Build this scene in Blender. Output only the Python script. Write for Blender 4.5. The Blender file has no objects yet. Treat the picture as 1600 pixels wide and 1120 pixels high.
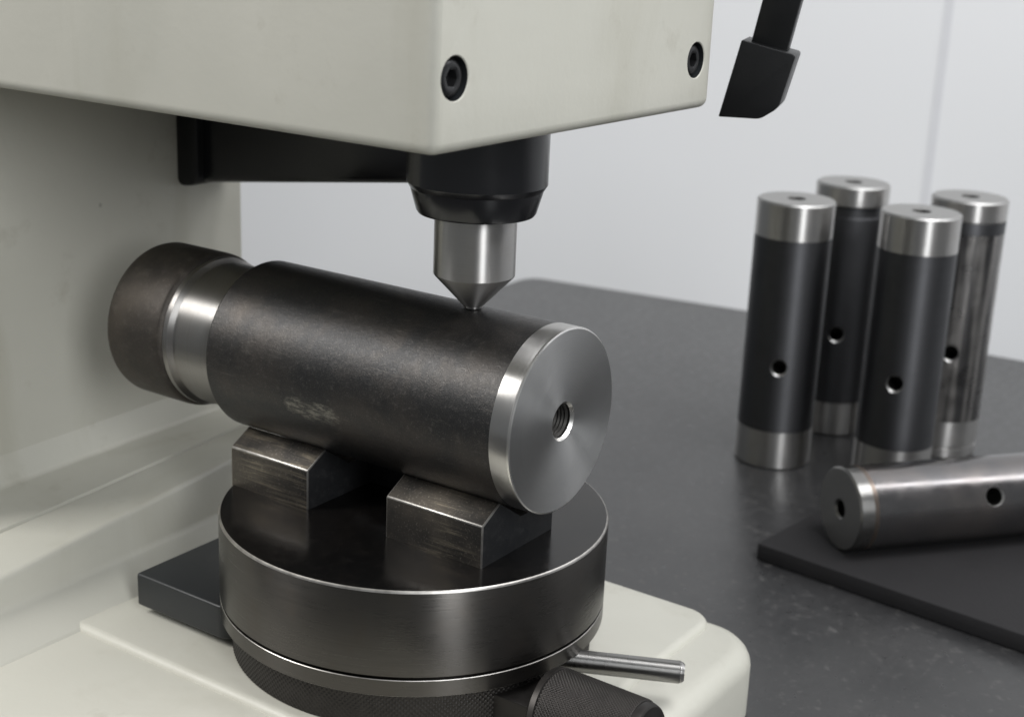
import bpy, bmesh, math, random
from mathutils import Matrix, Vector
random.seed(4)
PI = math.pi
scn = bpy.context.scene
COL = scn.collection

# ------------------------------------------------------------------ camera
cd = bpy.data.cameras.new('camera'); cam = bpy.data.objects.new('camera', cd); COL.objects.link(cam)
RV = Vector((0.5666, -0.8230, 0.0404)); UV = Vector((0.2208, 0.1989, 0.9548)); FV = Vector((0.7938, 0.5321, -0.2944))
CAM = Vector((-0.4153, -0.32055, 0.22232))
m = Matrix((RV, UV, -FV)).transposed().to_4x4(); m.translation = CAM
cam.matrix_world = m
cd.sensor_width = 36.0; cd.lens = 36.0 * 2279.2 / 1600.0
cd.clip_start = 0.02; cd.clip_end = 50
cd.dof.use_dof = True; cd.dof.focus_distance = 0.50; cd.dof.aperture_fstop = 15.0
scn.camera = cam

# ------------------------------------------------------------------ light
w = bpy.data.worlds.new('World'); scn.world = w; w.use_nodes = True
bg = w.node_tree.nodes['Background']; bg.inputs[0].default_value = (0.93, 0.97, 1.0, 1); bg.inputs[1].default_value = 0.20
def area(name, loc, target, sx, sy, power, col=(1, 1, 1)):
    ld = bpy.data.lights.new(name, 'AREA'); ld.shape = 'RECTANGLE'; ld.size = sx; ld.size_y = sy
    ld.energy = power; ld.color = col
    o = bpy.data.objects.new(name, ld); COL.objects.link(o); o.location = loc
    o.rotation_euler = (Vector(target) - Vector(loc)).to_track_quat('-Z', 'Y').to_euler()
    return o
area('ceiling_panel_lamp', (-0.90, 0.92, 1.15), (0, 0, 0), 0.40, 0.75, 21, (1.0, 0.985, 0.96))
area('ceiling_panel_lamp', (0.05, -0.75, 1.55), (0.3, 0, 0.0), 0.7, 0.9, 18, (0.98, 0.985, 1.0))
area('ceiling_panel_lamp', (0.72, -0.92, 1.30), (0.3, -0.05, 0.0), 0.22, 0.8, 4.5, (0.99, 0.99, 1.0))
area('added_band_lamp', (-0.80, -1.30, 0.75), (0, 0, 0), 0.35, 0.9, 15, (0.96, 0.98, 1.0))  # unseen lamp added for bands on turned steel and fill on the column
scn.view_settings.view_transform = 'Standard'; scn.view_settings.look = 'None'
scn.view_settings.exposure = 0.0; scn.view_settings.gamma = 1.0

# ------------------------------------------------------------------ node materials
class NT:
    def __init__(s, name):
        s.m = bpy.data.materials.new(name); s.m.use_nodes = True; s.t = s.m.node_tree
        s.b = s.t.nodes['Principled BSDF']; s.tc = s.t.nodes.new('ShaderNodeTexCoord')
    def link(s, a, b): s.t.links.new(a, b)
    def n(s, typ, **kw):
        o = s.t.nodes.new('ShaderNode' + typ)
        for k, v in kw.items(): setattr(o, k, v)
        return o
    def obj(s, scale=(1, 1, 1), rot=(0, 0, 0)):
        mp = s.n('Mapping'); mp.inputs['Scale'].default_value = scale; mp.inputs['Rotation'].default_value = rot
        s.link(s.tc.outputs['Object'], mp.inputs[0]); return mp.outputs[0]
    def noise(s, scale, vec=None, detail=4, rough=0.55, dist=0.0):
        o = s.n('TexNoise'); o.inputs['Scale'].default_value = scale; o.inputs['Detail'].default_value = detail
        o.inputs['Roughness'].default_value = rough; o.inputs['Distortion'].default_value = dist
        s.link(vec if vec is not None else s.tc.outputs['Object'], o.inputs['Vector']); return o.outputs['Fac']
    def ramp(s, fac, stops, interp='LINEAR'):
        o = s.n('ValToRGB'); cr = o.color_ramp; cr.interpolation = interp
        while len(cr.elements) < len(stops): cr.elements.new(0.5)
        for e, (p, c) in zip(cr.elements, stops):
            e.position = p; e.color = (c, c, c, 1) if isinstance(c, (int, float)) else (*c, 1)
        s.link(fac, o.inputs[0]); return o.outputs[0]
    def mix(s, fac, a, b):
        o = s.n('Mix', data_type='RGBA')
        for i, v in ((0, fac), (6, a), (7, b)):
            if isinstance(v, (int, float)): o.inputs[i].default_value = v
            elif isinstance(v, tuple): o.inputs[i].default_value = (*v, 1)
            else: s.link(v, o.inputs[i])
        return o.outputs[2]
    def math(s, op, a, b=0.0):
        o = s.n('Math', operation=op)
        for i, v in ((0, a), (1, b)):
            if isinstance(v, (int, float)): o.inputs[i].default_value = v
            else: s.link(v, o.inputs[i])
        return o.outputs[0]
    def bump(s, h, strength, dist=0.0005, normal=None):
        o = s.n('Bump'); o.inputs['Strength'].default_value = strength; o.inputs['Distance'].default_value = dist
        s.link(h, o.inputs['Height'])
        if normal is not None: s.link(normal, o.inputs['Normal'])
        return o.outputs[0]
    def set(s, **kw):
        for k, v in kw.items():
            k = {'base': 'Base Color', 'rough': 'Roughness', 'metal': 'Metallic', 'normal': 'Normal', 'spec': 'Specular IOR Level',
                 'aniso': 'Anisotropic', 'tangent': 'Tangent', 'coat': 'Coat Weight', 'coat_rough': 'Coat Roughness'}[k]
            i = s.b.inputs[k]
            if isinstance(v, (int, float)): i.default_value = v
            elif isinstance(v, tuple): i.default_value = (*v, 1)
            else: s.link(v, i)
        return s.m

def paint(name, c):
    t = NT(name)
    big = t.noise(7, detail=3, dist=.6); mid = t.noise(38, detail=6, rough=.68); sm = t.noise(16, t.obj((1, 1, .35)), detail=5, rough=.6, dist=.8)
    c1 = t.mix(t.ramp(big, [(.35, 0), (.68, 1)]), (c[0] * .90, c[1] * .905, c[2] * .90), c)
    c1 = t.mix(t.math('MULTIPLY', t.ramp(sm, [(.52, 0), (.70, 1)]), .42), c1, (c[0] * .74, c[1] * .73, c[2] * .68))
    grime = t.ramp(mid, [(.60, 0), (.80, 1)])
    c2 = t.mix(t.math('MULTIPLY', grime, .50), c1, (c[0] * .60, c[1] * .57, c[2] * .52))
    spk = t.n('TexVoronoi'); spk.inputs['Scale'].default_value = 42; t.link(t.tc.outputs['Object'], spk.inputs['Vector'])
    spot = t.math('MULTIPLY', t.math('LESS_THAN', t.math('ADD', spk.outputs['Distance'], t.math('MULTIPLY', mid, .10)), .080), t.math('GREATER_THAN', t.noise(30, detail=1), .55))
    c2 = t.mix(t.math('MULTIPLY', spot, .40), c2, (.16, .145, .12))
    fine = t.noise(900, detail=2); peel = t.noise(230, detail=2)
    n0 = t.bump(mid, .06, .0012); n1 = t.bump(peel, .14, .0006, n0); n2 = t.bump(fine, .05, .0003, n1)
    return t.set(base=c2, rough=t.ramp(mid, [(.3, .36), (.7, .52)]), normal=n2, spec=.4)
def turned(name, c, rlo, rhi, aniso=.6, lines=1.0, stain=0.15, tint=(.30, .24, .19)):
    """turned steel: tool lines run round the local Z axis"""
    t = NT(name)
    sx = t.n('SeparateXYZ'); t.link(t.tc.outputs['Object'], sx.inputs[0])
    r = t.math('SQRT', t.math('ADD', t.math('MULTIPLY', sx.outputs[0], sx.outputs[0]), t.math('MULTIPLY', sx.outputs[1], sx.outputs[1])))
    cb = t.n('CombineXYZ'); t.link(t.math('MULTIPLY', r, 1600.0), cb.inputs[0]); t.link(t.math('MULTIPLY', sx.outputs[2], 1600.0), cb.inputs[2])
    t.link(t.math('MULTIPLY', sx.outputs[0], 60.0), cb.inputs[1])
    ln = t.noise(1.0, cb.outputs[0], detail=3, rough=.7)
    bl = t.noise(60, detail=5, rough=.6)
    st = t.ramp(bl, [(.5, 0), (.78, 1)])
    cc = t.mix(t.math('MULTIPLY', st, stain), c, tint)
    cc = t.mix(t.math('MULTIPLY', ln, .25 * lines), cc, tuple(x * .6 for x in c))
    tg = t.n('Tangent', direction_type='RADIAL', axis='Z')
    ro = t.math('ADD', t.math('MULTIPLY', ln, rhi - rlo), t.math('ADD', t.math('MULTIPLY', bl, .12), rlo - .06))
    t.b.inputs['Anisotropic Rotation'].default_value = .25
    return t.set(base=cc, metal=1.0, rough=ro, aniso=aniso, tangent=tg.outputs[0], normal=t.bump(ln, .12 * lines, .0001))
def scale_steel(name, dark, brown, light, rough=(.34, .55), wear=.5, metal=.75, bump=.25, mottle=70):
    """black mill-scale steel with brown bloom and bright specks"""
    t = NT(name)
    a = t.noise(mottle * .35, detail=5, rough=.6, dist=.3); b = t.noise(mottle * 3, detail=6, rough=.7); s = t.noise(1500, detail=3, rough=.8)
    c = t.mix(t.ramp(a, [(.40, 0), (.68, 1)]), dark, brown)
    c = t.mix(t.math('MULTIPLY', t.ramp(b, [(.52, 0), (.72, 1)]), wear), c, light)
    c = t.mix(t.math('MULTIPLY', t.ramp(s, [(.60, 0), (.72, 1)]), wear * .8), c, tuple(min(1, x * 1.8) for x in light))
    ro = t.ramp(b, [(.3, rough[0]), (.7, rough[1])])
    n1 = t.bump(s, bump, .00025); n2 = t.bump(b, bump * .8, .0006, n1)
    return t.set(base=c, metal=metal, rough=ro, normal=n2)
def simple(name, c, rough, metal=0.0, spec=.5, grain=0.0, gscale=800, var=.25, vscale=60):
    t = NT(name); v = t.noise(vscale, detail=4)
    cc = t.mix(v, tuple(x * (1 - var) for x in c), tuple(min(1, x * (1 + var)) for x in c))
    kw = dict(base=cc, rough=t.ramp(v, [(.3, max(.02, rough - .05)), (.7, rough + .05)]), metal=metal, spec=spec)
    if grain: kw['normal'] = t.bump(t.noise(gscale, detail=3), grain, .0004)
    return t.set(**kw)

def bar_scale():
    """black mill scale on the tested bar: fine grain, faint brown bloom, one rubbed silver patch"""
    t = NT('mill_scale_steel')
    big = t.noise(30, detail=5, rough=.62, dist=.4); mid = t.noise(420, detail=6, rough=.75); fine = t.noise(2100, detail=3, rough=.85)
    ax = t.noise(1.0, t.obj((700, 700, 60)), detail=4, rough=.7)
    c = t.mix(t.ramp(big, [(.44, 0), (.70, 1)]), (.043, .0428, .0435), (.074, .0665, .0605))
    c = t.mix(t.math('MULTIPLY', t.ramp(mid, [(.56, 0), (.72, 1)]), .42), c, (.165, .155, .145))
    c = t.mix(t.math('MULTIPLY', t.ramp(fine, [(.57, 0), (.70, 1)]), .34), c, (.30, .28, .25))
    c = t.mix(t.math('MULTIPLY', t.ramp(ax, [(.62, 0), (.76, 1)]), .30), c, (.20, .185, .165))
    sx = t.n('SeparateXYZ'); t.link(t.tc.outputs['Object'], sx.inputs[0])
    wob = t.noise(210, t.obj((1, 1, .45)), detail=7, rough=.8)
    dz = t.math('DIVIDE', t.math('SUBTRACT', sx.outputs[2], .0215), .0142); dy = t.math('DIVIDE', t.math('SUBTRACT', sx.outputs[1], .0080), .0046)
    d = t.math('ADD', t.math('POWER', t.math('ABSOLUTE', dz), 4.0), t.math('POWER', t.math('ABSOLUTE', dy), 2.0))
    pz = t.ramp(t.math('ADD', t.math('MULTIPLY', d, .40), t.math('MULTIPLY', t.math('SUBTRACT', wob, .5), 4.0)), [(.0, 1), (.55, 0)])
    pz = t.math('MULTIPLY', t.math('MULTIPLY', pz, t.math('LESS_THAN', sx.outputs[0], 0.0)), t.ramp(d, [(.8, 1), (1.0, 0)]))
    pz = t.math('MULTIPLY', pz, t.ramp(t.noise(900, t.obj((1, 1, .3)), detail=4, rough=.8), [(.44, .08), (.60, 1)]))
    c = t.mix(t.math('MULTIPLY', pz, .52), c, (.36, .345, .30))
    n1 = t.bump(fine, .30, .00025); n2 = t.bump(mid, .22, .0004, n1)
    return t.set(base=c, metal=.85, rough=t.ramp(mid, [(.3, .30), (.7, .46)]), normal=n2)
def worn_edge():
    t = NT('worn_bright_edge'); a = t.noise(110, detail=5, rough=.65)
    f = t.ramp(a, [(.22, 0), (.60, 1)])
    return t.set(base=t.mix(f, (.20, .19, .18), (.55, .53, .50)), metal=1.0, rough=.36)
M = {}
M['paint'] = paint('machine_enamel', (.540, .528, .466))
M['steel'] = turned('turned_steel', (.52, .51, .495), .26, .40, .9, lines=1.2, stain=.22)
M['face_steel'] = turned('faced_steel', (.47, .47, .465), .34, .46, .82, lines=.9, stain=.06)
M['dark_turned'] = turned('dark_turned_steel', (.108, .102, .095), .22, .38, .85, lines=2.4, stain=.4, tint=(.10, .08, .06))
M['edge'] = worn_edge()
M['rim'] = simple('bright_rim', (.62, .61, .59), .3, metal=1.0, var=.1)
M['pin_face'] = simple('matte_pin_face', (.40, .395, .385), .42, metal=1.0, var=.12, vscale=300)
M['neck'] = turned('satin_neck_steel', (.34, .33, .318), .34, .48, .85, lines=1.4, stain=.3)
M['rod'] = turned('ground_rod_steel', (.30, .295, .285), .24, .36, .8)
M['black'] = simple('black_anodised', (.009, .0093, .0105), .22, spec=.5, var=.2)
M['blackplast'] = simple('black_plastic', (.007, .0073, .0078), .40, spec=.35, grain=.12, gscale=1500)
M['blackpaint'] = simple('satin_black_paint', (.017, .019, .0205), .42, spec=.45, grain=.06, gscale=1200)
M['screw'] = simple('black_oxide_screw', (.03, .03, .031), .33, metal=.6)
M['scale'] = bar_scale()
M['scale2'] = scale_steel('dull_scale_steel', (.055, .049, .044), (.10, .086, .072), (.21, .19, .165), (.45, .62), wear=.30)
M['disc_top'] = scale_steel('blackened_anvil_top', (.014, .0135, .0135), (.022, .0195, .018), (.07, .062, .054), (.12, .26), wear=.20, metal=.7, bump=.03)
M['pin_black'] = turned('blackened_pin_steel', (.098, .099, .104), .44, .54, .7, lines=.8, stain=.25, tint=(.05, .05, .05))
M['knurl'] = simple('knurled_black_steel', (.036, .033, .031), .42, metal=.75, var=.4, vscale=200)
M['hole'] = simple('drilled_bore', (.045, .043, .04), .45, metal=.8)
M['mat'] = simple('rubber_mat', (.026, .025, .026), .72, spec=.2, grain=.5, gscale=900, var=.15)

def block_mat():
    t = NT('blackened_block_steel')
    a = t.noise(55, detail=5); st = t.noise(60, t.obj((1.2, .35, 9)), detail=7, rough=.8, dist=.6)
    msk = t.noise(22, detail=2)
    c = t.mix(t.ramp(a, [(.4, 0), (.7, 1)]), (.050, .047, .044), (.105, .092, .076))
    c = t.mix(t.math('MULTIPLY', t.ramp(st, [(.50, 0), (.66, 1)]), t.ramp(msk, [(.45, 0), (.60, 1)])), c, (.34, .295, .22))
    s = t.noise(1100, detail=3, rough=.8)
    c = t.mix(t.math('MULTIPLY', t.ramp(s, [(.58, 0), (.70, 1)]), .5), c, (.38, .34, .29))
    return t.set(base=c, metal=.8, rough=t.ramp(a, [(.3, .34), (.7, .5)]), normal=t.bump(st, .25, .0004, t.bump(s, .2, .0002)))
M['block'] = block_mat()
M['block_shade'] = scale_steel('darkened_block_end', (.020, .021, .023), (.030, .030, .031), (.085, .083, .08), (.38, .52), wear=.35, metal=.5, bump=.2)  # dark reflection on the block ends painted in as a darker steel
def table_mat():
    t = NT('dark_grey_laminate')
    a = t.noise(26, detail=6, rough=.65); b = t.noise(170, detail=4, rough=.7); e = t.noise(420, detail=2)
    c = t.mix(t.ramp(a, [(.35, 0), (.68, 1)]), (.030, .030, .031), (.042, .0415, .042))
    c = t.mix(t.math('MULTIPLY', t.ramp(b, [(.56, 0), (.74, 1)]), .6), c, (.125, .12, .115))
    return t.set(base=c, rough=t.ramp(b, [(.3, .26), (.7, .40)]), spec=.6, normal=t.bump(e, .10, .0005))
M['table'] = table_mat()
def wall_mat():
    t = NT('white_wall_panel'); a = t.noise(3, detail=3)
    return t.set(base=t.mix(a, (.76, .77, .785), (.80, .805, .82)), rough=.55, normal=t.bump(t.noise(120), .05, .001))
M['wall'] = wall_mat()
M['joint'] = simple('wall_joint_strip', (.67, .675, .70), .45, var=.03)
def pin_bright():
    """ground pin with its streaky reflection painted in as long light streaks"""
    t = NT('streaked_pin_steel')
    st = t.noise(1.0, t.obj((210, 210, 9)), detail=3, rough=.5); a = t.noise(90, detail=5)
    f = t.ramp(st, [(.44, 0), (.62, 1)])
    return t.set(base=t.mix(f, (.13, .127, .127), (.46, .44, .42)), metal=.95, rough=t.ramp(a, [(.3, .22), (.7, .40)]))
M['pin_streak'] = pin_bright()
def lying_mat():
    t = NT('heat_tinted_ground_steel')
    a = t.noise(120, detail=5, rough=.65); b = t.noise(30, detail=3)
    c = t.mix(t.ramp(b, [(.4, 0), (.65, 1)]), (.17, .165, .167), (.23, .21, .20))
    return t.set(base=c, metal=.9, rough=t.ramp(a, [(.35, .16), (.65, .24)]), normal=t.bump(a, .03, .0002))
M['lying'] = lying_mat()
M['heat'] = simple('heat_tint_band', (.20, .165, .14), .3, metal=.9)

# ------------------------------------------------------------------ helpers
def obj(name, bm, mats, parent=None, local=False, sharp=32):
    me = bpy.data.meshes.new(name)
    bmesh.ops.recalc_face_normals(bm, faces=bm.faces[:]) if not getattr(bm, 'keep', False) else None
    for f in bm.faces: f.smooth = True
    for e in bm.edges:
        if len(e.link_faces) == 2 and e.calc_face_angle(0) > math.radians(sharp): e.smooth = False
    bm.to_mesh(me); bm.free()
    for k in (mats if isinstance(mats, (list, tuple)) else [mats]): me.materials.append(M[k])
    o = bpy.data.objects.new(name, me); COL.objects.link(o)
    if parent is not None: attach(o, parent, local)
    return o
def attach(o, parent, local=False):
    o.parent = parent
    if not local: o.matrix_parent_inverse = wmat(parent).inverted()
def wmat(o):
    if o.parent is None: return o.matrix_basis.copy()
    return wmat(o.parent) @ o.matrix_parent_inverse @ o.matrix_basis
def tag(o, label, cat, group=None):
    o['label'] = label; o['category'] = cat
    if group: o['group'] = group
    return o
def struct(o): o['kind'] = 'structure'; return o
def empty(name, loc, rot=(0, 0, 0)):
    o = bpy.data.objects.new(name, None); COL.objects.link(o); o.location = loc; o.rotation_euler = rot
    o.empty_display_size = .02; return o
def lathe_bm(prof, n=128, mi=None, cap0=False, cap1=False, fn=None, closed=False):
    """prof: (r, z) list revolved round Z; mi[i]: material index of the band i -> i+1"""
    bm = bmesh.new(); rows = []
    for i, (r, z) in enumerate(prof):
        if r < 1e-7: rows.append([bm.verts.new((0, 0, z))]); continue
        row = []
        for k in range(n):
            a = 2 * PI * k / n; rr = fn(i, a, r) if fn else r
            row.append(bm.verts.new((rr * math.cos(a), rr * math.sin(a), z)))
        rows.append(row)
    for i in range(len(rows) - 1):
        A, B = rows[i], rows[i + 1]
        for k in range(n):
            j = (k + 1) % n
            if len(A) == 1 and len(B) == 1: continue
            if len(A) == 1: f = bm.faces.new((A[0], B[k], B[j]))
            elif len(B) == 1: f = bm.faces.new((A[k], A[j], B[0]))
            else: f = bm.faces.new((A[k], A[j], B[j], B[k]))
            if mi: f.material_index = mi[i]
    return bm
ROT_Y = Matrix.Rotation(-PI / 2, 4, 'X')          # local Z -> world +Y
def place(o, mat, parent=None):
    if parent is None: o.matrix_world = mat; o.matrix_basis = mat
    else:
        o.parent = parent; o.matrix_basis = wmat(parent).inverted() @ mat
    return o
def box_bm(x0, x1, y0, y1, z0, z1):
    bm = bmesh.new(); bmesh.ops.create_cube(bm, size=1)
    bm.transform(Matrix.Translation(((x0 + x1) / 2, (y0 + y1) / 2, (z0 + z1) / 2)) @ Matrix.Diagonal((x1 - x0, y1 - y0, z1 - z0, 1)))
    return bm
def bevel(bm, width, seg=3, mat=-1, angle=20, sel=None):
    es = [e for e in bm.edges if len(e.link_faces) == 2 and e.calc_face_angle(0) > math.radians(angle) and (sel is None or sel(e))]
    bmesh.ops.bevel(bm, geom=es, offset=width, segments=seg, profile=.5, affect='EDGES', material=mat, clamp_overlap=True)
    return bm
def prism_bm(poly, axis, a, b):
    """extrude a polygon; axis 'x': poly is (y,z); 'y': (x,z); 'z': (x,y)"""
    def P(u, v, t): return {'x': (t, u, v), 'y': (u, t, v), 'z': (u, v, t)}[axis]
    bm = bmesh.new(); A = [bm.verts.new(P(u, v, a)) for u, v in poly]; B = [bm.verts.new(P(u, v, b)) for u, v in poly]
    bm.faces.new(A); bm.faces.new(B[::-1]); n = len(poly)
    for i in range(n): bm.faces.new((A[i], B[i], B[(i + 1) % n], A[(i + 1) % n]))
    bmesh.ops.recalc_face_normals(bm, faces=bm.faces[:]); return bm
def cut(bm, cutters, solver='EXACT'):
    """boolean difference on bmeshes, baked"""
    def mk(b, nm):
        me = bpy.data.meshes.new(nm); b.to_mesh(me); b.free(); o = bpy.data.objects.new(nm, me); COL.objects.link(o); return o
    a = mk(bm, 'cut_a'); cs = []
    for c in cutters:
        bmesh.ops.recalc_face_normals(c, faces=c.faces[:]); o = mk(c, 'cut_b'); cs.append(o)
        md = a.modifiers.new('b', 'BOOLEAN'); md.operation = 'DIFFERENCE'; md.object = o; md.solver = solver
    dg = bpy.context.evaluated_depsgraph_get(); ev = a.evaluated_get(dg); me = ev.to_mesh()
    out = bmesh.new(); out.from_mesh(me); ev.to_mesh_clear()
    for o in [a] + cs:
        me = o.data; bpy.data.objects.remove(o); bpy.data.meshes.remove(me)
    return out
def cyl_cut(center, direction, r, depth, chamfer=0.0, n=40, back=.004):
    """closed cutter: bore along -direction from the surface point, flared at the mouth; material slot 1"""
    pr = [(0, -depth), (r, -depth)]
    if chamfer: pr += [(r, -chamfer), (r + chamfer + back, back)]
    else: pr += [(r, back)]
    pr += [(0, back)]
    b = lathe_bm(pr, n)
    for f in b.faces:
        cz = f.calc_center_median().z
        f.material_index = 1 if chamfer and -chamfer < cz < back * .99 and len(f.verts) == 4 else 2
    q = Vector(direction).to_track_quat('Z', 'Y').to_matrix().to_4x4(); q.translation = Vector(center)
    b.transform(q); return b

TZ = -0.0888          # table top
# ------------------------------------------------------------------ setting
def round_poly(pts, radii, seg=10):
    out = []; n = len(pts)
    for i, p in enumerate(pts):
        p = Vector(p); a = Vector(pts[i - 1]) - p; b = Vector(pts[(i + 1) % n]) - p; r = radii[i]
        if r <= 0: out.append(tuple(p)); continue
        la, lb = a.normalized(), b.normalized(); half = la.angle(lb) / 2; d = r / math.tan(half)
        c = p + (la + lb).normalized() * (r / math.sin(half)); s = p + la * d - c; e = p + lb * d - c
        ang = s.angle_signed(e) if hasattr(s, 'angle_signed') else s.angle(e)
        for k in range(seg + 1):
            t = k / seg; R = Matrix.Rotation(-ang * t, 2); out.append(tuple(c + R @ s))
    return out
bm = prism_bm(round_poly([(-.75, -1.3), (.77, -1.3), (.705, -.25), (.683, -.05), (.672, .16), (.640, .372), (-.75, .372)], [0, 0, 0, 0, 0, .02, 0]), 'z', TZ - .03, TZ)
bevel(bm, .004, 3, angle=40)
tb = struct(obj('table_top', bm, 'table'))
wl = struct(obj('wall', box_bm(.90, .93, -2.2, 3.0, -1.2, 1.6), 'wall'))
js = obj('panel_joint', box_bm(.8994, .9003, .1065, .1145, -1.19, 1.59), 'joint', wl)

# ------------------------------------------------------------------ hardness tester
ht = tag(empty('hardness_tester', (0, .05, TZ)), 'pale grey bench hardness tester with overhanging head, column and base', 'machine')
BZ = -.0585
bm = prism_bm(round_poly([(-.19, -.112), (.0965, -.112), (.0965, .30), (-.19, .30)], [.02, .024, .01, .02]), 'z', TZ + .0005, BZ)
bevel(bm, .009, 5, angle=50, sel=lambda e: all(v.co.z > BZ - .001 for v in e.verts))
base = obj('base', bm, 'paint', ht)
bm = prism_bm(round_poly([(-.0765, -.088), (.0945, -.088), (.0945, .24), (-.0765, .24)], [.012, .012, .004, .012]), 'z', BZ - .003, -.0560)
bevel(bm, .0036, 6, angle=50, sel=lambda e: all(v.co.z > -.0575 for v in e.verts))
obj('raised_pad', bm, 'paint', base)
# stepped foot of the column: profile lines (y, z at x=-.10, z at x=.05)
prof = [(.1060, -.064, -.064), (.1069, -.0585, -.0555), (.1263, -.0475, -.0450), (.1292, -.0354, -.0205), (.1561, -.0322, -.0232),
        (.1573, -.0350, -.0260), (.1584, -.0319, -.0229), (.1889, -.0285, -.0258), (.1936, -.0140, -.0105), (.215, -.004, -.003), (.215, -.064, -.064)]
bm = bmesh.new(); X0, X1, NX = -.16, .118, 14; rows = []
for i in range(NX + 1):
    x = X0 + (X1 - X0) * i / NX; t = (max(-.16, min(x, .1)) + .10) / .15
    rows.append([bm.verts.new((x, y, za + (zb - za) * t)) for y, za, zb in prof])
n = len(prof)
for i in range(NX):
    for k in range(n): bm.faces.new((rows[i][k], rows[i][(k + 1) % n], rows[i + 1][(k + 1) % n], rows[i + 1][k]))
bm.faces.new(rows[0]); bm.faces.new(rows[-1][::-1])
bmesh.ops.recalc_face_normals(bm, faces=bm.faces[:])
bmesh.ops.dissolve_limit(bm, angle_limit=.003, verts=bm.verts[:], edges=bm.edges[:])
bevel(bm, .0032, 4, angle=22, sel=lambda e: abs((e.verts[0].co - e.verts[1].co).normalized().x) > .8 and not all(.1555 < v.co.y < .1595 for v in e.verts))
foot = obj('column_foot', bm, 'paint', ht, sharp=60)
bm = box_bm(-.1045, .1045, .1930, .42, -.0605, .42); bevel(bm, .0035, 4)
col = obj('column', bm, 'paint', ht)
# head with counterbored screw holes
HX0, HX1, HY, HZ = -.0852, .0860, -.0695, .1534
bm = box_bm(HX0, HX1, HY, .40, HZ, .40); bevel(bm, .0038, 5)
SCR = [(-.0760, .1752), (.0722, .1718)]
bm = cut(bm, [cyl_cut((x, HY, z), (0, -1, 0), .0065, .0045, .0003) for x, z in SCR])
head = obj('head', bm, ['paint', 'paint', 'blackpaint'], ht)
def hexr(a, r): return r / math.cos(((a + PI / 6) % (PI / 3)) - PI / 6)
for x, z in SCR:
    pr = [(0, -.0042), (.0024, -.0040), (.0024, -.0009), (.0031, -.0006), (.0040, -.0006), (.0048, -.0008), (.0056, -.0015), (.0061, -.0026), (.0061, -.0045)]
    b = lathe_bm(pr, 48, fn=lambda i, a, r: hexr(a, r) if i in (1, 2) else r)
    s = obj('screw', b, 'screw', None, sharp=40)
    mt = Matrix.Rotation(PI / 2, 4, 'X'); mt.translation = (x, HY + .0004, z); place(s, mt @ Matrix.Rotation(.4, 4, 'Z'), head)
# tapered support bracket between column and head
bm = prism_bm([(.025, .1140), (.1955, .0912), (.1955, .152), (.025, .152)], 'x', .065, .088); bevel(bm, .003, 3)
br = obj('support_bracket', bm, 'black', ht)
bm = prism_bm(round_poly([(.1795, .0925), (.1935, .0905), (.1935, .1525), (.1795, .1525)], [.006, .004, 0, 0], 6), 'x', .0607, .092); bevel(bm, .0015, 2, angle=40)
obj('bracket_flange', bm, 'blackplast', br)
# spindle, penetrator
SX, SY = -.0031, -.0265
sp = place(obj('spindle', lathe_bm([(0, .160), (.0249, .160), (.0249, .1306), (.0238, .1288), (.0234, .1284), (.0233, .1276), (.0213, .1206), (.0206, .1196), (.0146, .1194), (0, .1194)], 128), 'black', None, sharp=25),
           Matrix.Translation((SX, SY, 0)), ht)
place(obj('penetrator', lathe_bm([(.0147, .1215), (.0147, .0976), (.0144, .0971), (.0040, .0862), (.0035, .0860), (.0033, .0852), (.0027, .0848), (0, .0848)], 128), 'steel', None, sharp=20),
      Matrix.Translation((SX, SY, 0)), sp)
# lever with moulded grip hanging beside the head
LP = Vector((.115, -.0761, .1617)); fw = (LP - CAM); fw.z = 0; fw.normalize(); rt = Vector((fw.y, -fw.x, 0))
dl = math.radians(7); wv = rt * math.cos(dl) - fw * math.sin(dl); nv = fw * math.cos(dl) + rt * math.sin(dl)
fr = Matrix((wv, nv, Vector((0, 0, 1)))).transposed().to_4x4(); fr.translation = LP
fr = fr @ Matrix.Rotation(math.radians(10.5), 4, 'Y')
bm = prism_bm([(-.0072, .010), (.0072, .010), (.0072, .125), (-.0072, .125)], 'y', -.0035, .0055); bevel(bm, .0008, 2)
lev = obj('lever', bm, 'blackplast', None); place(lev, fr, ht)
gp = round_poly([(-.0103, .0145), (-.0113, -.0160), (.0045, -.0128), (.0102, -.0070), (.0112, .0140)], [.0006, .0004, .006, .006, .0012], 6)
bm = prism_bm(gp, 'y', -.0085, .0115); bevel(bm, .0010, 3, angle=40)
place(obj('grip', bm, 'blackplast', None), fr, lev)
bm = lathe_bm([(0, 0), (.014, 0), (.014, .034), (.012, .036), (0, .036)], 48)
hb = obj('lever_hub', bm, 'black', None); hm = Matrix.Rotation(PI / 2, 4, 'Y'); hm.translation = (.0858, LP.y + .012, .283); place(hb, hm, ht)
# black plate beside the anvil
bm = prism_bm(round_poly([(-.0545, .0470), (-.0545, .0985), (.030, .0985), (.030, .0470)], [.006, .001, .001, .002], 6), 'z', -.0525, -.0385); bevel(bm, .0010, 3, angle=40)
obj('clamp_plate', bm, 'blackpaint', ht)
bm = prism_bm([(-.030, .052), (-.030, .095), (.025, .095), (.025, .052)], 'z', -.0565, -.0520)
obj('clamp_foot', bm, 'blackpaint', ht)
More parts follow.
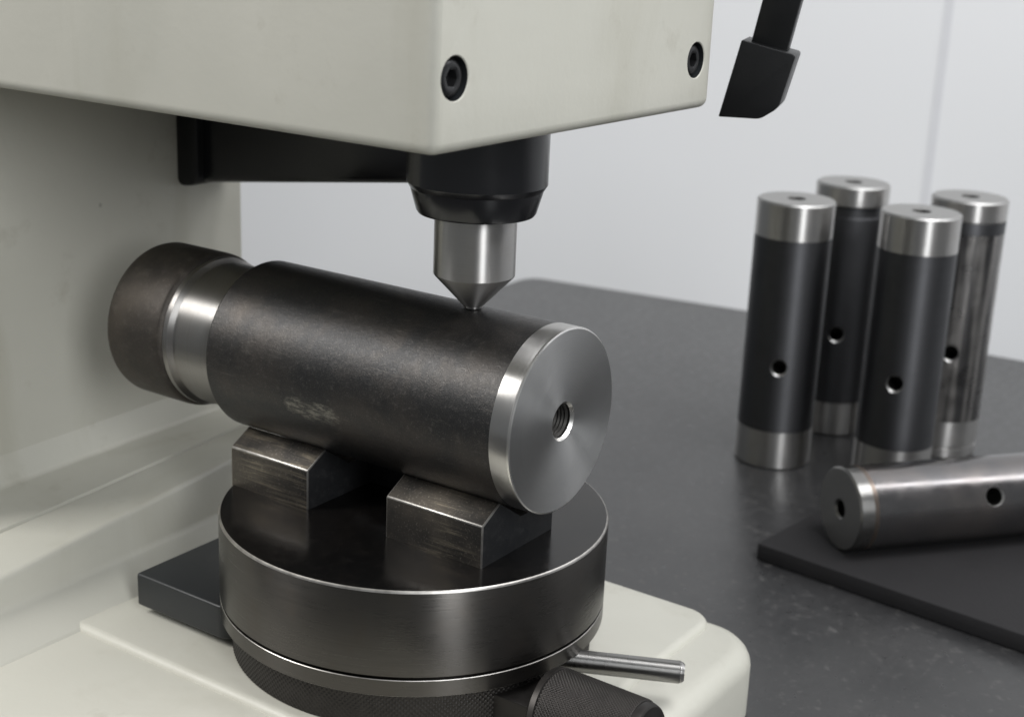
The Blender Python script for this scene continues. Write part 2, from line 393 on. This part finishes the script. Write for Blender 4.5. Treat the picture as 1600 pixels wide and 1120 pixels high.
# knurled elevating ring, tommy bar, knob
def knurl_bm(r0, r1, length, nseg, rows, amp, turns, flank=0.0):
    prof = []; 
    for i in range(rows + 1):
        t = i / rows; prof.append((r0 + (r1 - r0) * t, length * t))
    def fn(i, a, r):
        t = i / rows; u = turns * a / (2 * PI); v = t * turns * length / (2 * PI * (r0 + r1) / 2)
        p = abs(((u + v) % 1) - .5) * 2; q = abs(((u - v) % 1) - .5) * 2
        return r + amp * (min(p, q) * 1.6 - 1) if 0 < i < rows else r - amp
    return lathe_bm(prof, nseg, fn=fn)
bm = knurl_bm(.0705, .0705, .0152, 1296, 46, .00035, 216)
kr = place(obj('knurled_ring', bm, 'knurl', None, sharp=80), Matrix.Translation((0, 0, -.0556)), ht)
place(obj('ring_core', lathe_bm([(0, -.0560), (.0698, -.0560), (.0698, -.0404), (0, -.0404)], 64), 'knurl', None), Matrix.Identity(4), kr)
ra, rb = Vector((.0030, -.0700, -.0440)), Vector((.0222, -.1097, -.0440)); rd = (rb - ra).normalized()
q = rd.to_track_quat('Z', 'Y').to_matrix().to_4x4(); q.translation = ra - rd * .02
Lr = (rb - ra).length + .02
bm = lathe_bm([(0, 0), (.0042, 0), (.0042, Lr - .0018), (.0039, Lr - .0014), (.0039, Lr - .0010), (.0031, Lr), (0, Lr)], 48, mi=[0, 0, 0, 1, 1, 1])
place(obj('tommy_bar', bm, ['rod', 'steel'], None, sharp=25), q, kr)
bm = box_bm(-.0327, -.012, -.0825, -.050, -.0563, -.0450); bevel(bm, .0006, 2)
bk = obj('bearing_block', bm, 'knurl', ht)
ka, kb = Vector((-.0245, -.0815, -.0500)), Vector((-.0245, -.1215, -.0450)); kd = (kb - ka).normalized()
q = kd.to_track_quat('Z', 'Y').to_matrix().to_4x4(); q.translation = ka
KL = (kb - ka).length
kn = place(obj('knob', lathe_bm([(0, 0), (.0165, 0), (.0172, .0008), (.0172, .0030), (.0160, .0034), (.0125, KL - .003), (.0125, KL - .002), (.0118, KL - .0004), (.0112, KL), (0, KL)], 64), 'knurl', None, sharp=30), q, ht)
bm = knurl_bm(.0170, .0131, KL - .0065, 560, 150, .00042, 70)
bm.transform(Matrix.Translation((0, 0, .0032)))
place(obj('knurled_grip', bm, 'knurl', None, sharp=80), q, kn)

# ------------------------------------------------------------------ anvil: disc with two vee blocks
an = tag(empty('v_block_anvil', (0, 0, -.0402)), 'round blackened steel anvil with two vee blocks under the big bar', 'anvil')
R = .075
bm = lathe_bm([(0, 0), (R - .0008, 0), (R - .0003, -.0003), (R, -.0009), (R, -.0325), (R - .0006, -.0331), (R - .0022, -.0332), (R - .0022, -.0338), (0, -.0338)], 200, mi=[0, 2, 2, 1, 1, 1, 1, 1])
place(obj('disc', bm, ['disc_top', 'dark_turned', 'edge'], None, sharp=28), Matrix.Identity(4), an)
bm = lathe_bm([(.060, -.03385), (R - .0002, -.03385), (R, -.0341), (R, -.0400), (R - .0002, -.0402), (.060, -.0402)], 200, mi=[0, 1, 0, 1, 0])
place(obj('lower_ring', bm, ['dark_turned', 'edge'], None, sharp=30), Matrix.Identity(4), an)
WX, WZ, WR = -.0030, .0510, .0338
poly = [(-.0301, -.0008), (-.0301, .0160), (-.0201, .0216), (-.0062, .0122), (.0002, .0122), (.0141, .0216), (.0152, .0206), (.0152, -.0008)]
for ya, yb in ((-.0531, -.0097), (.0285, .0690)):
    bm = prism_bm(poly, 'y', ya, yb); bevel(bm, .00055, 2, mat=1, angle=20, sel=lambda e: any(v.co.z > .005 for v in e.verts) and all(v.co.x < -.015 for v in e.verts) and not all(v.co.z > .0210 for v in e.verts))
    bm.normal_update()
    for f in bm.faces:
        if f.material_index == 0 and (abs(f.normal.y) > .9 or f.normal.x > .3): f.material_index = 2  # ends and far sides take the darkened steel
    obj('v_block', bm, ['block', 'edge', 'block_shade'], an, sharp=25)

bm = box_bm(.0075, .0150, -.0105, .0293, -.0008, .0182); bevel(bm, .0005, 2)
obj('dark_gap_filler', bm, 'block_shade', an)  # added filler: dark steel standing in for the shade between the vee blocks

# ------------------------------------------------------------------ the bar being tested
wp = tag(empty('steel_bar', (WX, 0, WZ - WR)), 'thick blackened steel bar lying in the vee blocks under the penetrator', 'bar')
def ybar(name, prof, mats, parent, x=WX, z=WZ, mi=None, sharp=25, seg=160):
    o = obj(name, lathe_bm(prof, seg, mi=mi), mats, None, sharp=sharp)
    mt = ROT_Y.copy(); mt.translation = (x, 0, z); return place(o, mt, parent)
# local +Z of the lathe is world +Y
YF = -.0670
body_prof = [(WR, YF + .0082)] + [(WR, YF + .0082 + k * .0125) for k in range(1, 11)] + [(WR, .0744), (WR - .0003, .0750), (WR - .0007, .0752), (.0290, .0752)]
ybar('body', body_prof, 'scale', wp)
thr = []
zz = YF + .0155
while zz > YF + .0022: thr += [(.0056, zz), (.0064, zz - .0007)]; zz -= .0014
ring = [(0, YF + .020), (.0056, YF + .017)] + thr + [(.0063, YF + .0012), (.0071, YF + .00005), (.0073, YF), (WR - .0007, YF), (WR - .0002, YF + .0003), (WR, YF + .0009), (WR, YF + .0082)]
mi = [2] * (1 + len(thr) + 1) + [1, 1] + [0] + [1, 1] + [3]
ybar('end_ring', ring, ['face_steel', 'rim', 'hole', 'steel'], wp, mi=mi, sharp=20)
ybar('neck', [(.0292, .0740), (.0292, .0965), (.0286, .0972), (.0286, .0986), (.0296, .0996), (.0306, .1002), (.0308, .1020), (.0303, .1030)], 'neck', wp, sharp=30)
ybar('collar_end', [(.0303, .1030), (.0316, .1038), (.0320, .1048), (.0322, .107), (.0322, .1315), (.0317, .1332), (.0304, .1342), (.028, .1345), (0, .1345)], 'scale2', wp, sharp=50)

# ------------------------------------------------------------------ pins on the table
PR, PH = .0224, .1586
def pin(kind, hole_z, hole_ang):
    """parts in local coordinates, axis Z, foot at z = 0"""
    parts = []
    if kind == 'wide':
        b0, b1 = .0230, PH - .0210; mb, me_ = 'pin_black', 'steel'
        bands = [('end_band', [(0, 0), (PR - .001, 0), (PR, .001), (PR, b0)]),
                 ('end_band', [(PR, b1), (PR, PH - .0012), (PR - .0008, PH - .0002), (PR - .0012, PH), (.0054, PH), (.0044, PH - .001), (.0044, PH - .012), (0, PH - .014)])]
        body = [(0, b0 + .0001), (PR - .0001, b0 + .0001), (PR - .0001, b1 - .0001), (0, b1 - .0001)]
    else:
        b0, b1 = (.0215, PH - .0125) if kind == 'groove' else (.0235, PH - .0125); mb = 'pin_black' if kind == 'groove' else 'pin_streak'
        bt = [(0, 0), (PR - .001, 0), (PR, .001), (PR, b0)] if kind == 'groove' else [(0, 0), (PR - .001, 0), (PR, .001), (PR, .0060), (PR - .0012, .0064), (PR - .0012, .0076), (PR, .0080), (PR, b0)]
        bands = [('end_band', bt),
                 ('end_band', [(PR - .0022, b1), (PR - .0006, b1), (PR, b1 + .0008), (PR, PH - .0012), (PR - .0012, PH), (.0054, PH), (.0044, PH - .001), (.0044, PH - .012), (0, PH - .014)])]
        g_ = .0022 if kind == 'groove' else .0004
        body = [(0, b0 + .0001), (PR - .0001, b0 + .0001), (PR - .0001, b1 - .0072), (PR - g_, b1 - .0072 + g_ * .5), (PR - g_, b1 - .0001), (0, b1 - .0001)]
        if kind == 'streak': bands.append(('dark_band', [(PR - .0003, b1 - .0071), (PR - .0001, b1 - .0069), (PR - .0001, b1 - .0003), (PR - .0003, b1 - .0001)]))
    bm = lathe_bm(body, 96); bmesh.ops.recalc_face_normals(bm, faces=bm.faces[:])
    d = Vector((math.cos(hole_ang), math.sin(hole_ang), 0))
    bm = cut(bm, [cyl_cut(d * PR + Vector((0, 0, hole_z)), d, .0044, .020, .0011)])
    return bm, [mb, 'pin_face', 'hole'], bands
def make_pin(kind, loc, hz, ang, label, rot=None):
    e = empty('steel_pin', loc)
    if rot: e.rotation_euler = rot
    bm, mats, bands = pin(kind, hz, math.radians(ang))
    b = obj('body', bm, mats, None, sharp=30); b.parent = e
    for nm, pr in bands:
        mi = [1 if abs(pr[i][1] - PH) < 1e-6 and abs(pr[i + 1][1] - PH) < 1e-6 else 2 if pr[i][0] < .0056 and pr[i][1] > .1 else 1 if pr[i][1] > PH - .0013 else 0 for i in range(len(pr) - 1)]
        o = obj(nm, lathe_bm(pr, 96, mi=mi), ['pin_black' if nm == 'dark_band' else 'steel', 'pin_face', 'hole'], None, sharp=20); o.parent = e
    return tag(e, label, 'steel pin', 'drilled steel pins on the table')
make_pin('wide', (.3636, .0092, TZ), .0630, -158.8, 'leftmost upright pin with black body and wide bright ends')
make_pin('groove', (.4430, .0065, TZ), .0665, -160.5, 'upright pin standing behind the leftmost one, grooved below its top ring')
make_pin('wide', (.3815, -.0583, TZ), .0630, -169.3, 'upright black pin standing just behind the lying pin')
make_pin('streak', (.4500, -.0640, TZ), .0670, -161.8, 'rightmost upright pin with streaky grey body')

# rubber mat and the pin lying on it
MT = TZ + .0092
bm = prism_bm([(.2215, -.0480), (.2000, -.2600), (.350, -.275), (.3680, -.0640)], 'z', TZ + .0002, MT)
bevel(bm, .0012, 2, angle=40)
tag(obj('rubber_mat', bm, 'mat'), 'flat black rubber mat under the lying pin', 'mat')
A, B = Vector((.2415, -.0817, 0)), Vector((.3248, -.1494, 0)); ld = (B - A).normalized()
LR = .0213; lp = empty('steel_pin', (A.x, A.y, MT + LR + .0002))
lp.matrix_basis = Matrix.Translation(lp.location) @ ld.to_track_quat('Z', 'Y').to_matrix().to_4x4()
LL = .155
body = [(0, .0102), (LR - .0001, .0102), (LR - .0001, LL - .0082), (0, LL - .0082)]
inv = lp.matrix_basis.to_3x3().inverted()
toc = (CAM - (A + ld * .0755)); toc = toc - ld * toc.dot(ld); toc.z = abs(toc.z); dz = Vector((toc.x, toc.y, 0)).normalized() * math.cos(math.radians(24)) + Vector((0, 0, math.sin(math.radians(24))))
dv = inv @ dz; dv.z = 0; dv.normalize()
bm = lathe_bm(body, 96); bmesh.ops.recalc_face_normals(bm, faces=bm.faces[:])
bm = cut(bm, [cyl_cut(dv * LR + Vector((0, 0, .0755)), dv, .0046, .020, .0010)])
o = obj('body', bm, ['lying', 'pin_face', 'hole'], None, sharp=30); o.parent = lp
pr = [(0, .012), (.0042, .011), (.0042, .001), (.0052, 0), (LR - .0010, 0), (LR, .0010), (LR, .0078), (LR, .0102)]
o = obj('end_band', lathe_bm(pr, 96, mi=[2, 2, 1, 0, 1, 1, 3]), ['pin_face', 'rod', 'hole', 'heat'], None, sharp=20); o.parent = lp
o = obj('end_band', lathe_bm([(LR, LL - .0082), (LR, LL - .001), (LR - .001, LL), (0, LL)], 96), 'steel', None, sharp=20); o.parent = lp
tag(lp, 'bright heat-tinted pin lying on its side on the black mat', 'steel pin', 'drilled steel pins on the table')
